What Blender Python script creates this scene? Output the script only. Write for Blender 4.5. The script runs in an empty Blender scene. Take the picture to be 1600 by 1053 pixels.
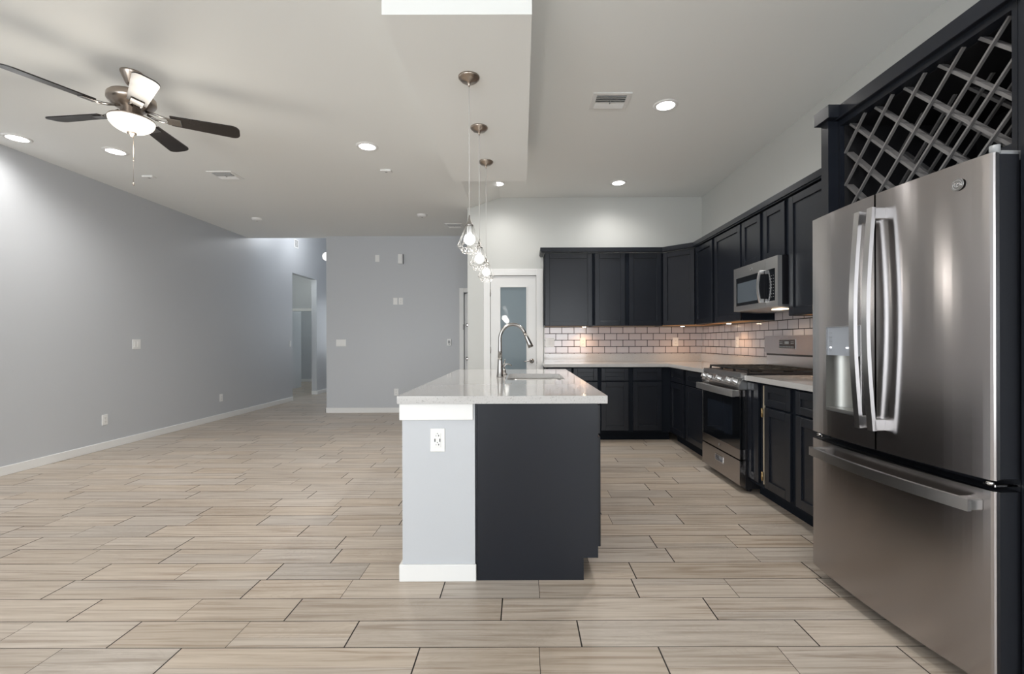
import bpy, bmesh, math, random
from mathutils import Vector, Matrix
random.seed(7)
S = bpy.context.scene
COL = S.collection
PI = math.pi
R = math.radians

# ------------------------------------------------------------------ camera
cam_d = bpy.data.cameras.new('camera')
cam = bpy.data.objects.new('camera', cam_d); COL.objects.link(cam)
cam_d.sensor_width = 36.0
cam_d.lens = 36.0 * 725.8 / 1600.0
cam_d.shift_x = -15.4 / 1600.0
cam_d.shift_y = 7.0 / 1600.0
cam_d.clip_start = 0.05
cam.matrix_world = Matrix.Translation((0, 0, 1.181)) @ Matrix.Rotation(0.0028, 4, 'Y') @ Matrix.Rotation(PI / 2, 4, 'X')
S.camera = cam

# ------------------------------------------------------------------ world, exposure
S.view_settings.view_transform = 'Standard'
S.view_settings.look = 'None'
S.view_settings.gamma = 1.0
S.view_settings.use_curve_mapping = False
S.cycles.diffuse_bounces = 8
S.view_settings.exposure = 1.13
w = bpy.data.worlds.new('sky'); S.world = w; w.use_nodes = True
w.node_tree.nodes['Background'].inputs[0].default_value = (0.80, 0.90, 1.0, 1)
w.node_tree.nodes['Background'].inputs[1].default_value = 1.2

LS = 1.0
def area_light(name, loc, rot, sx, sy, power, col=(1, 1, 1), spread=PI):
    d = bpy.data.lights.new(name, 'AREA'); d.shape = 'RECTANGLE'; d.size = sx; d.size_y = sy
    d.energy = power * LS; d.color = col; d.spread = spread
    o = bpy.data.objects.new(name, d); COL.objects.link(o); o.location = loc; o.rotation_euler = rot
    return o
def spot_light(name, loc, power, col=(1, 1, 1), ang=150, blend=1.0, size=.06):
    d = bpy.data.lights.new(name, 'SPOT'); d.energy = power * LS; d.color = col
    d.spot_size = R(ang); d.spot_blend = blend; d.shadow_soft_size = size
    o = bpy.data.objects.new(name, d); COL.objects.link(o); o.location = loc
    return o
def point_light(name, loc, power, col=(1, 1, 1), size=.04):
    d = bpy.data.lights.new(name, 'POINT'); d.energy = power * LS; d.color = col; d.shadow_soft_size = size
    o = bpy.data.objects.new(name, d); COL.objects.link(o); o.location = loc
    return o
# daylight through the windows of the rear wall (behind the camera) and of the hall end
DAY = (0.95, 0.98, 1.0)
REAR_WINS = [(-4.3, -2.9, 0.3, 2.5), (-2.6, -1.2, 0.3, 2.5), (0.7, 2.1, 0.6, 2.4)]
for (a, b, c, d) in REAR_WINS:
    area_light('window_daylight', ((a + b) / 2, -3.16, (c + d) / 2), (PI / 2, 0, 0), b - a, d - c, 11 * (b - a) * (d - c), DAY)
area_light('window_daylight', (-3.95, 13.3, 1.6), (-PI / 2, 0, 0), 0.9, 1.5, 5, DAY)

# ------------------------------------------------------------------ materials
def new_mat(name):
    m = bpy.data.materials.new(name); m.use_nodes = True
    return m, m.node_tree.nodes, m.node_tree.links, m.node_tree.nodes['Principled BSDF']
def pmat(name, col, rough=.5, metal=0., spec=.5, coat=0., bump=None, aniso=0., emis=None, trans=0., vary=0.):
    m, N, L, b = new_mat(name)
    b.inputs['Base Color'].default_value = (*col, 1)
    b.inputs['Roughness'].default_value = rough
    b.inputs['Metallic'].default_value = metal
    b.inputs['Specular IOR Level'].default_value = spec
    b.inputs['Coat Weight'].default_value = coat
    b.inputs['Coat Roughness'].default_value = .05
    b.inputs['Transmission Weight'].default_value = trans
    if emis:
        b.inputs['Emission Color'].default_value = (*emis[0], 1); b.inputs['Emission Strength'].default_value = emis[1]
    tc = N.new('ShaderNodeTexCoord')
    if vary:
        n = N.new('ShaderNodeTexNoise'); n.inputs['Scale'].default_value = 6; n.inputs['Detail'].default_value = 4
        L.new(tc.outputs['Object'], n.inputs['Vector'])
        r = N.new('ShaderNodeMapRange'); r.inputs[3].default_value = rough * (1 - vary); r.inputs[4].default_value = rough * (1 + vary)
        L.new(n.outputs['Fac'], r.inputs[0]); L.new(r.outputs[0], b.inputs['Roughness'])
    if bump:
        n = N.new('ShaderNodeTexNoise'); n.inputs['Scale'].default_value = bump[0]; n.inputs['Detail'].default_value = 3
        L.new(tc.outputs['Object'], n.inputs['Vector'])
        bp = N.new('ShaderNodeBump'); bp.inputs['Strength'].default_value = bump[1]; bp.inputs['Distance'].default_value = bump[2]
        L.new(n.outputs['Fac'], bp.inputs['Height']); L.new(bp.outputs['Normal'], b.inputs['Normal'])
    if aniso:
        b.inputs['Anisotropic'].default_value = aniso; b.inputs['Anisotropic Rotation'].default_value = .25
        t = N.new('ShaderNodeTangent'); t.direction_type = 'RADIAL'; t.axis = 'Z'
        L.new(t.outputs[0], b.inputs['Tangent'])
    return m

M = {}
M['wall'] = pmat('wall_paint', (.51, .527, .552), .42, bump=(140, .12, .002))
M['wallk'] = pmat('kitchen_wall_paint', (.56, .566, .545), .45, bump=(140, .12, .002))
M['ceil'] = pmat('ceiling_paint', (.83, .842, .828), .8, bump=(90, .15, .002))
M['trim'] = pmat('trim_paint', (.78, .78, .77), .35)
M['doorw'] = pmat('door_paint', (.74, .74, .73), .35)
M['cab'] = pmat('cabinet_navy_lacquer', (.0100, .0122, .0180), .30, spec=.38)
M['frame'] = pmat('matte_navy_frame', (.009, .012, .018), .7, spec=.12)
M['cabin'] = pmat('cabinet_interior_black', (.006, .006, .008), .7)
M['wood'] = pmat('raw_wood', (.65, .38, .15), .6)
M['beige'] = pmat('raw_edge_strip', (.45, .38, .28), .6)
M['nickel'] = pmat('brushed_nickel', (.36, .345, .33), .24, 1.)
M['bronze'] = pmat('warm_nickel', (.42, .36, .31), .28, 1.)
M['chrome'] = pmat('polished_steel', (.75, .75, .76), .12, 1.)
M['blackg'] = pmat('black_glass', (.006, .007, .009), .06, spec=.5)
M['window_mw'] = pmat('microwave_window', (.10, .12, .14), .12)
M['blk'] = pmat('black_enamel', (.012, .012, .015), .35)
M['iron'] = pmat('cast_iron', (.012, .011, .010), .6, bump=(200, .2, .001))
M['fside'] = pmat('appliance_side_charcoal', (.015, .0165, .021), .45)
M['plastic'] = pmat('white_plastic', (.80, .80, .79), .35)
M['plasticd'] = pmat('socket_shadow', (.03, .03, .03), .5)
M['plasticg'] = pmat('grey_plastic', (.32, .33, .34), .4)
M['blade'] = pmat('espresso_blade', (.018, .015, .014), .30, vary=.3)
M['cord'] = pmat('clear_cord', (.62, .61, .59), .4)
M['wire'] = pmat('cage_wire', (.65, .64, .62), .35, .8)
M['brass'] = pmat('brass_hinge', (.50, .36, .18), .35, 1.)
M['bulb'] = pmat('bulb_glow', (.9, .9, .9), .3, emis=((1., .97, .93), 1.8))
M['can'] = pmat('can_light_glow', (.9, .9, .9), .3, emis=((1., .98, .96), 9.))
M['puck'] = pmat('puck_glow', (.9, .8, .7), .3, emis=((1., .78, .55), 12.))
M['bowl'] = pmat('frosted_bowl_glow', (.8, .77, .7), .35, emis=((1., .95, .86), .42))
M['lcd'] = pmat('lcd_text', (.25, .28, .3), .4, emis=((.7, .8, .9), .02))
M['panelgrey'] = pmat('dispenser_panel', (.36, .39, .44), .3)
M['silver'] = pmat('dispenser_silver', (.55, .55, .54), .32, .9)
M['cavity'] = pmat('dispenser_cavity_steel', (.33, .33, .31), .38, .9)
M['badge'] = pmat('badge_grey', (.30, .30, .30), .3, .9)
M['ribgrey'] = pmat('wire_grey', (.3, .3, .31), .4)
M['lattice'] = pmat('lattice_slat_lacquer', (.16, .155, .155), .45)

def steel(name, col, rough, aniso, streak=.06):
    m = pmat(name, col, rough, 1., aniso=aniso)
    N, L = m.node_tree.nodes, m.node_tree.links; b = N['Principled BSDF']
    tc = N.new('ShaderNodeTexCoord'); mp = N.new('ShaderNodeMapping'); mp.inputs['Scale'].default_value = (1.5, 1.5, 420)
    n = N.new('ShaderNodeTexNoise'); n.inputs['Scale'].default_value = 1.; n.inputs['Detail'].default_value = 2
    L.new(tc.outputs['Object'], mp.inputs[0]); L.new(mp.outputs[0], n.inputs['Vector'])
    r = N.new('ShaderNodeMapRange'); r.inputs[3].default_value = rough - streak; r.inputs[4].default_value = rough + streak
    L.new(n.outputs['Fac'], r.inputs[0]); L.new(r.outputs[0], b.inputs['Roughness'])
    return m
M['steel'] = steel('stainless_steel', (.41, .388, .385), .20, .85, .025)
M['steelb'] = pmat('bright_stainless_steel', (.52, .52, .525), .28, 1.)

# quartz worktop
def quartz():
    m, N, L, b = new_mat('white_quartz')
    tc = N.new('ShaderNodeTexCoord')
    n = N.new('ShaderNodeTexNoise'); n.inputs['Scale'].default_value = 180; n.inputs['Detail'].default_value = 2
    cr = N.new('ShaderNodeValToRGB')
    cr.color_ramp.elements[0].position = .30; cr.color_ramp.elements[0].color = (.34, .33, .32, 1)
    cr.color_ramp.elements[1].position = .40; cr.color_ramp.elements[1].color = (.53, .52, .51, 1)
    L.new(tc.outputs['Object'], n.inputs['Vector']); L.new(n.outputs['Fac'], cr.inputs[0]); L.new(cr.outputs[0], b.inputs['Base Color'])
    b.inputs['Roughness'].default_value = .07; b.inputs['Specular IOR Level'].default_value = .6
    return m
M['quartz'] = quartz()
M['steelm'] = pmat('satin_stainless_steel', (.70, .69, .68), .36, 1.)

# subway tile: (axis 'x' for the back wall, 'y' for the right wall)
def tile_mat(name, axis, off):
    m, N, L, b = new_mat(name)
    tc = N.new('ShaderNodeTexCoord'); sp = N.new('ShaderNodeSeparateXYZ'); cb = N.new('ShaderNodeCombineXYZ')
    L.new(tc.outputs['Object'], sp.inputs[0])
    a = N.new('ShaderNodeMath'); a.operation = 'ADD'; a.inputs[1].default_value = off
    L.new(sp.outputs['X' if axis == 'x' else 'Y'], a.inputs[0]); L.new(a.outputs[0], cb.inputs[0]); L.new(sp.outputs['Z'], cb.inputs[1])
    br = N.new('ShaderNodeTexBrick')
    br.offset = .5; br.inputs['Scale'].default_value = 1.0
    br.inputs['Brick Width'].default_value = .1603; br.inputs['Row Height'].default_value = .0855
    br.inputs['Mortar Size'].default_value = .0042; br.inputs['Mortar Smooth'].default_value = .25
    br.inputs['Color1'].default_value = (.56, .51, .52, 1); br.inputs['Color2'].default_value = (.60, .56, .57, 1)
    br.inputs['Mortar'].default_value = (.018, .017, .018, 1)
    L.new(cb.outputs[0], br.inputs['Vector']); L.new(br.outputs['Color'], b.inputs['Base Color'])
    mr = N.new('ShaderNodeMapRange'); mr.inputs[3].default_value = .10; mr.inputs[4].default_value = .8
    L.new(br.outputs['Fac'], mr.inputs[0]); L.new(mr.outputs[0], b.inputs['Roughness'])
    bp = N.new('ShaderNodeBump'); bp.inputs['Strength'].default_value = .6; bp.inputs['Distance'].default_value = .002; bp.invert = True
    L.new(br.outputs['Fac'], bp.inputs['Height']); L.new(bp.outputs['Normal'], b.inputs['Normal'])
    return m
M['tile_b'] = tile_mat('subway_tile_back', 'x', -.447 + .1603 * 4 + .08015)
M['tile_r'] = tile_mat('subway_tile_right', 'y', .03)

# frosted pantry glass
def frosted():
    m, N, L, b = new_mat('frosted_glass')
    b.inputs['Base Color'].default_value = (.23, .30, .34, 1); b.inputs['Roughness'].default_value = .45
    b.inputs['Transmission Weight'].default_value = .35
    b.inputs['Coat Weight'].default_value = 1.; b.inputs['Coat Roughness'].default_value = .02
    return m
M['frost'] = frosted()

def plank_mat():
    m, N, L, b = new_mat('wood_look_plank_tile')
    at = N.new('ShaderNodeAttribute'); at.attribute_name = 'rnd'
    uv = N.new('ShaderNodeUVMap'); uv.uv_map = 'uv'
    sp = N.new('ShaderNodeSeparateColor'); L.new(at.outputs['Color'], sp.inputs[0])
    mp = N.new('ShaderNodeMapping'); mp.inputs['Scale'].default_value = (1.6, 42, 1); L.new(uv.outputs[0], mp.inputs[0])
    n1 = N.new('ShaderNodeTexNoise'); n1.inputs['Scale'].default_value = 1; n1.inputs['Detail'].default_value = 6; n1.inputs['Roughness'].default_value = .6; n1.inputs['Distortion'].default_value = .6
    L.new(mp.outputs[0], n1.inputs['Vector'])
    mp2 = N.new('ShaderNodeMapping'); mp2.inputs['Scale'].default_value = (3.2, 9, 1); L.new(uv.outputs[0], mp2.inputs[0])
    n2 = N.new('ShaderNodeTexNoise'); n2.inputs['Scale'].default_value = 1; n2.inputs['Detail'].default_value = 3; n2.inputs['Distortion'].default_value = 1.2
    L.new(mp2.outputs[0], n2.inputs['Vector'])
    # growth-ring swirls
    wv = N.new('ShaderNodeMath'); wv.operation = 'MULTIPLY'; wv.inputs[1].default_value = 34; L.new(n2.outputs['Fac'], wv.inputs[0])
    sn = N.new('ShaderNodeMath'); sn.operation = 'SINE'; L.new(wv.outputs[0], sn.inputs[0])
    ab = N.new('ShaderNodeMath'); ab.operation = 'ABSOLUTE'; L.new(sn.outputs[0], ab.inputs[0])
    pw = N.new('ShaderNodeMath'); pw.operation = 'POWER'; pw.inputs[1].default_value = 7; L.new(ab.outputs[0], pw.inputs[0])
    wm = N.new('ShaderNodeMath'); wm.operation = 'MULTIPLY'; L.new(pw.outputs[0], wm.inputs[0]); L.new(sp.outputs['Green'], wm.inputs[1])
    wm2 = N.new('ShaderNodeMath'); wm2.operation = 'MULTIPLY'; wm2.inputs[1].default_value = .30; L.new(wm.outputs[0], wm2.inputs[0])
    cr = N.new('ShaderNodeValToRGB'); e = cr.color_ramp.elements
    e[0].position = .34; e[0].color = (.33, .255, .19, 1)
    e[1].position = .64; e[1].color = (.53, .45, .37, 1)
    x = e.new(.48); x.color = (.455, .38, .305, 1)
    L.new(n1.outputs['Fac'], cr.inputs[0])
    mx = N.new('ShaderNodeMix'); mx.data_type = 'RGBA'; mx.inputs[7].default_value = (.36, .285, .215, 1)
    L.new(cr.outputs[0], mx.inputs[6]); L.new(wm2.outputs[0], mx.inputs[0])
    hs = N.new('ShaderNodeHueSaturation'); L.new(mx.outputs[2], hs.inputs['Color'])
    mr = N.new('ShaderNodeMapRange'); mr.inputs[3].default_value = .90; mr.inputs[4].default_value = 1.08; L.new(sp.outputs['Red'], mr.inputs[0]); L.new(mr.outputs[0], hs.inputs['Value'])
    ms = N.new('ShaderNodeMapRange'); ms.inputs[3].default_value = .72; ms.inputs[4].default_value = 1.02; L.new(sp.outputs['Blue'], ms.inputs[0]); L.new(ms.outputs[0], hs.inputs['Saturation'])
    L.new(hs.outputs[0], b.inputs['Base Color'])
    b.inputs['Roughness'].default_value = .34; b.inputs['Specular IOR Level'].default_value = .45
    bp = N.new('ShaderNodeBump'); bp.inputs['Strength'].default_value = .15; bp.inputs['Distance'].default_value = .002
    L.new(n1.outputs['Fac'], bp.inputs['Height']); L.new(bp.outputs['Normal'], b.inputs['Normal'])
    return m
M['plank'] = plank_mat()
M['grout'] = pmat('dark_grout', (.028, .024, .022), .8)

# ------------------------------------------------------------------ builders
class MB:
    def __init__(self): self.bm = bmesh.new()
    def _add(self, verts, faces, smooth=False):
        vs = [self.bm.verts.new(v) for v in verts]; fs = []
        for f in faces:
            try:
                q = self.bm.faces.new([vs[i] for i in f]); q.smooth = smooth; fs.append(q)
            except ValueError: pass
        return vs, fs
    def box(self, x0, x1, y0, y1, z0, z1, bev=0., seg=1):
        x0, x1 = sorted((x0, x1)); y0, y1 = sorted((y0, y1)); z0, z1 = sorted((z0, z1))
        v = [(x0, y0, z0), (x1, y0, z0), (x1, y1, z0), (x0, y1, z0), (x0, y0, z1), (x1, y0, z1), (x1, y1, z1), (x0, y1, z1)]
        f = [(0, 3, 2, 1), (4, 5, 6, 7), (0, 1, 5, 4), (1, 2, 6, 5), (2, 3, 7, 6), (3, 0, 4, 7)]
        vs, fs = self._add(v, f)
        if bev:
            es = list({e for q in fs for e in q.edges})
            bmesh.ops.bevel(self.bm, geom=es, offset=bev, segments=seg, affect='EDGES', profile=.5)
        return self
    def prism(self, pts, axis, a, b, smooth=False):
        """pts polygon in the plane normal to axis; x:(y,z) y:(x,z) z:(x,y)"""
        def P(p, t):
            return {'x': (t, p[0], p[1]), 'y': (p[0], t, p[1]), 'z': (p[0], p[1], t)}[axis]
        n = len(pts); v = [P(p, a) for p in pts] + [P(p, b) for p in pts]
        f = [tuple(range(n)), tuple(range(2 * n - 1, n - 1, -1))] + [(i, i + n, (i + 1) % n + n, (i + 1) % n) for i in range(n)]
        vs, fs = self._add(v, f)
        if smooth:
            for q in fs[2:]: q.smooth = True
        bmesh.ops.recalc_face_normals(self.bm, faces=[q for q in fs if q.is_valid])
        return self
    def lathe(self, prof, c=(0, 0, 0), seg=32, axis='z', caps=True):
        v = []; f = []; n = len(prof)
        for i in range(seg):
            t = 2 * PI * i / seg
            for r, h in prof:
                p = (r * math.cos(t), r * math.sin(t), h)
                if axis == 'y': p = (p[0], h, p[1])
                if axis == 'x': p = (h, p[0], p[1])
                v.append((p[0] + c[0], p[1] + c[1], p[2] + c[2]))
        for i in range(seg):
            j = (i + 1) % seg
            for k in range(n - 1): f.append((i * n + k, j * n + k, j * n + k + 1, i * n + k + 1))
        if caps:
            f.append(tuple(i * n for i in range(seg))); f.append(tuple(i * n + n - 1 for i in range(seg)))
        vs, fs = self._add(v, f, True)
        for q in fs[-2:] if caps else []: q.smooth = False
        bmesh.ops.recalc_face_normals(self.bm, faces=fs)
        return self
    def tube(self, path, r, seg=12, prof=None, up=(0, 0, 1), smooth=True, radii=None):
        path = [Vector(p) for p in path]; n = len(path)
        if prof is None: prof = [(math.cos(2 * PI * i / seg), math.sin(2 * PI * i / seg)) for i in range(seg)]; sc = r
        else: sc = 1.
        m = len(prof); v = []; f = []; u0 = Vector(up)
        for i, p in enumerate(path):
            t = (path[min(i + 1, n - 1)] - path[max(i - 1, 0)]).normalized()
            s = u0.cross(t)
            if s.length < 1e-4: s = Vector((1, 0, 0)).cross(t)
            if s.length < 1e-4: s = Vector((0, 1, 0)).cross(t)
            s.normalize(); uu = t.cross(s)
            k = radii[i] if radii else sc
            for a, b in prof: v.append(p + s * a * k + uu * b * k)
        for i in range(n - 1):
            for j in range(m): f.append((i * m + j, i * m + (j + 1) % m, (i + 1) * m + (j + 1) % m, (i + 1) * m + j))
        f.append(tuple(range(m))); f.append(tuple((n - 1) * m + j for j in range(m)))
        vs, fs = self._add(v, f, smooth)
        for q in fs[-2:]: q.smooth = False
        bmesh.ops.recalc_face_normals(self.bm, faces=fs)
        return self
    def sphere(self, c, r, seg=24, sz=1.):
        k = 14
        return self.lathe([(max(1e-4, r * math.sin(PI * i / k)), -r * sz * math.cos(PI * i / k)) for i in range(k + 1)], c, seg)
    def build(self, name, mat, parent=None, world=False, **tags):
        if world and parent is not None:
            r = parent
            while r.parent: r = r.parent
            mw = Matrix.LocRotScale(r.location, r.rotation_euler, None)
            self.bm.transform(mw.inverted())
        me = bpy.data.meshes.new(name); self.bm.to_mesh(me); self.bm.free()
        me.materials.append(mat)
        o = bpy.data.objects.new(name, me); COL.objects.link(o)
        if parent is not None: o.parent = parent
        for k, v in tags.items(): o[k] = v
        return o
def struct(name, m, mat, parent=None):
    o = m.build(name, mat, parent)
    if parent is None: o['kind'] = 'structure'
    return o
def thing(name, label, cat, loc, rz=0., group=None):
    o = bpy.data.objects.new(name, None); COL.objects.link(o); o.empty_display_size = .1
    o.location = loc; o.rotation_euler = (0, 0, rz); o['label'] = label; o['category'] = cat
    if group: o['group'] = group
    return o
def tag(o, label, cat, group=None):
    o['label'] = label; o['category'] = cat
    if group: o['group'] = group
    return o
def copy_tree(o, parent=None):
    c = o.copy(); COL.objects.link(c); c.parent = parent
    for ch in [x for x in bpy.data.objects if x.parent == o]: copy_tree(ch, c)
    return c
B = lambda *a, **k: MB().box(*a, **k)

# ------------------------------------------------------------------ room dimensions
XL, XR = -4.62, 2.376          # left wall, right wall
YK, YL = 6.119, 7.755          # kitchen back wall, living-room back wall
ZL, ZK = 2.945, 3.075          # ceilings
YR = -3.2                      # wall behind the camera

# ---- floor: plank tiles laid along X in rows
def build_floor():
    bm = bmesh.new(); uvl = bm.loops.layers.uv.new('uv'); cl = bm.loops.layers.float_color.new('rnd')
    rw = .1713; y0 = 1.795 - rw * 30
    phases = {29: -.397, 30: .229, 31: -.092, 32: .539, 33: -.353, 34: -.107, 35: -.15, 36: .47}
    def quad(x0, x1, ya, yb, rnd, z=0.):
        vs = [bm.verts.new(p) for p in ((x0, ya, z), (x1, ya, z), (x1, yb, z), (x0, yb, z))]
        f = bm.faces.new(vs); ox, oy = rnd[3], rnd[4]
        for l in f.loops:
            l[uvl].uv = (l.vert.co.x + ox, l.vert.co.y + oy); l[cl] = (rnd[0], rnd[1], rnd[2], 1)
    def rn(): return (random.random(), random.choice((0, 0, .25, .6, 1)), random.random(), random.uniform(0, 60), random.uniform(0, 60))
    for k in range(0, 108):
        ya = y0 + k * rw; yb = ya + rw; g = .0017
        if ya > 14.2: break
        # row k spans the depth strip that starts at ya
        L_ = .92; ph = phases.get(k + 0, random.uniform(0, L_))
        x = ph - L_ * math.ceil((ph + 8.4) / L_)
        while x < 2.55:
            xa, xb = x + .0028, x + L_ - .0028
            cuts = [xa]
            if random.random() < .55:
                mid = x + L_ * .5; cuts += [mid - .0012, mid + .0012]
            cuts.append(xb)
            for i in range(0, len(cuts), 2):
                a, b = cuts[i], cuts[i + 1]
                if random.random() < .22:
                    h = random.choice((.35, .5, .65)); yc = ya + rw * h
                    r1 = rn(); r2 = rn()
                    quad(a, b, ya + g, yc - .0004, r1)
                    quad(a, b, yc + .0004, yb - g, r2)
                else: quad(a, b, ya + g, yb - g, rn())
            x += L_
    n = len(bm.faces)
    vs = [bm.verts.new(p) for p in ((-8.4, YR - .1, -.0022), (2.6, YR - .1, -.0022), (2.6, 14.2, -.0022), (-8.4, 14.2, -.0022))]
    f = bm.faces.new(vs); f.material_index = 1
    vs = [bm.verts.new(p) for p in ((-8.4, YR - .1, -.1), (2.6, YR - .1, -.1), (2.6, 14.2, -.1), (-8.4, 14.2, -.1))]
    f = bm.faces.new(vs[::-1]); f.material_index = 1
    me = bpy.data.meshes.new('floor'); bm.to_mesh(me); bm.free()
    me.materials.append(M['plank']); me.materials.append(M['grout'])
    o = bpy.data.objects.new('floor', me); COL.objects.link(o); o['kind'] = 'structure'
build_floor()

# ---- walls
T = .115
m = MB(); m.box(XL - T, XL, YR, 9.356, 0, 3.72); m.box(XL - T, XL, 9.356, 10.46, 2.58, 3.72); m.box(XL - T, XL, 10.46, 13.4, 0, 3.72)
struct('wall_left', m, M['wall'])
# living-room back wall with the opening of door 2
m = MB(); D2a, D2b, D2z = -.966, -.15, 2.0
m.box(-3.263, D2a, YL, YL + T, 0, 3.72); m.box(D2a, D2b, YL, YL + T, D2z, 3.72); m.box(D2b, .12, YL, YL + T, 0, 3.72)
struct('wall_back', m, M['wall'])
# kitchen back wall with the pantry door opening
m = MB(); D1a, D1b, D1z = -.4165, .195, 2.05
m.box(-.712, D1a, YK, YK + T, 0, 3.3); m.box(D1a, D1b, YK, YK + T, D1z, 3.3); m.box(D1b, XR + T, YK, YK + T, 0, 3.3)
struct('wall_kitchen', m, M['wallk'])
struct('wall_right', B(XR, XR + T, YR, YK, 0, 3.3), M['wallk'])
struct('wall_nook', B(.0, .12, YK + T, YL, 0, 3.3), M['wall'])
m = MB(); m.box(.12, XR + T, 7.4, 7.4 + T, 0, 3.0); m.box(XR, XR + T, YK + T, 7.4, 0, 3.0)
struct('wall_pantry', m, M['wall'])
m = MB(); m.box(-3.263, -3.148, YL + T, 13.4, 0, 3.72); m.box(XL, -4.4, 13.4, 13.4 + T, 0, 3.72); m.box(-3.5, -3.148, 13.4, 13.4 + T, 0, 3.72)
m.box(-4.4, -3.5, 13.4, 13.4 + T, 0, .85); m.box(-4.4, -3.5, 13.4, 13.4 + T, 2.35, 3.72)
struct('wall_hall', m, M['wall'])
# rooms beyond the opening in the left wall
m = MB(); m.box(-6.6, XL - T, 11.2, 11.3, 1.99, 3.0); m.box(-6.6, XL - T, 13.9, 14.0, 0, 3.0); m.box(-5.90, -5.80, 11.3, 12.2, 0, 2.9)
m.box(-6.7, -6.6, 8.9, 14.0, 0, 3.0); m.box(-6.6, XL - T, 8.9, 9.0, 0, 3.0); m.box(-6.6, -5.80, 11.2, 11.3, 0, 1.95)
struct('wall_side_room', m, M['wall'])
struct('trim_1', B(-5.80, XL - T, 11.17, 11.31, 1.93, 1.99), M['trim'])
# wall behind the camera, with three windows
m = MB(); xs = [XL - T] + [v for q in REAR_WINS for v in q[:2]] + [XR + T]
for i in range(0, len(xs), 2): m.box(xs[i], xs[i + 1], YR - .16, YR, 0, 3.3)
for (a, b, c, d) in REAR_WINS:
    m.box(a, b, YR - .16, YR, 0, c); m.box(a, b, YR - .16, YR, d, 3.3)
struct('wall_rear', m, M['wall'])
M['glass'] = pmat('clear_glass', (1, 1, 1), .0, trans=1.)
M['glass'].node_tree.nodes['Principled BSDF'].inputs['IOR'].default_value = 1.02
def window(n, a, b, c, d, y, mull=1):
    m = MB(); f = .05
    m.box(a, a + f, y - .04, y + .02, c, d); m.box(b - f, b, y - .04, y + .02, c, d)
    m.box(a + f, b - f, y - .04, y + .02, c, c + f); m.box(a + f, b - f, y - .04, y + .02, d - f, d)
    for i in range(mull):
        x = a + (b - a) * (i + 1) / (mull + 1); m.box(x - .025, x + .025, y - .04, y + .02, c + f, d - f)
    o = struct('window_%d' % n, m, M['trim'])
    B(a + f, b - f, y - .012, y - .008, c + f, d - f).build('pane', M['glass'], o)
for i, (a, b, c, d) in enumerate(REAR_WINS): window(i + 1, a, b, c, d, YR - .1, 1)
window(4, -4.4, -3.5, .85, 2.35, 13.47, 0)

# ---- ceilings, soffit over the island
m = MB(); m.box(XL - T, -.66, YR, YL, ZL, 3.2); m.box(XL - T, -3.148, YL, YL + T, ZL, 3.2); m.box(-.28, XR + T, YR, YK + T, ZK, 3.2); m.box(-.28, .12, YK + T, YL, ZK, 3.2); m.prism([(-.66, ZL), (-.28, ZK), (-.28, 3.2), (-.66, 3.2)], 'y', YR, YL)
struct('ceiling', m, M['ceil'])
struct('ceiling_hall', B(XL - T, -3.148, YL + T, 13.5, 3.66, 3.72), M['ceil'])
m = MB(); m.box(-6.7, XL - T, 8.9, 14.0, 2.9, 3.0); m.box(.12, XR + T, YK + T, 7.5, 2.8, 2.9)
struct('ceiling_side_room', m, M['ceil'])
m = MB(); m.box(-.66, .052, 2.2, 4.49, 2.73, 3.08)
struct('ceiling_soffit', m, M['ceil'])

# ---- baseboards
bh = .083; bt = .014
struct('baseboard_left', MB().box(XL, XL + bt, YR, 9.356, 0, bh, .003), M['trim'])
struct('baseboard_back', MB().box(-3.277, D2a - .075, YL - bt, YL, 0, bh, .003).box(-3.277, -3.263, YL - bt, 10.5, 0, bh, .003), M['trim'])
struct('baseboard_hall', MB().box(XL, XL + bt, 10.46, 13.4, 0, bh, .003).box(XL - T, XL, 10.446, 10.46, 0, bh, .003), M['trim'])
struct('baseboard_side_room', MB().box(-6.6, XL - T, 13.886, 13.9, 0, bh), M['trim'])
struct('baseboard_kitchen', MB().box(-.712, -.51, YK - bt, YK, 0, bh, .003).box(-.726, -.712, YK - bt, YL, 0, bh, .003), M['trim'])

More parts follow.
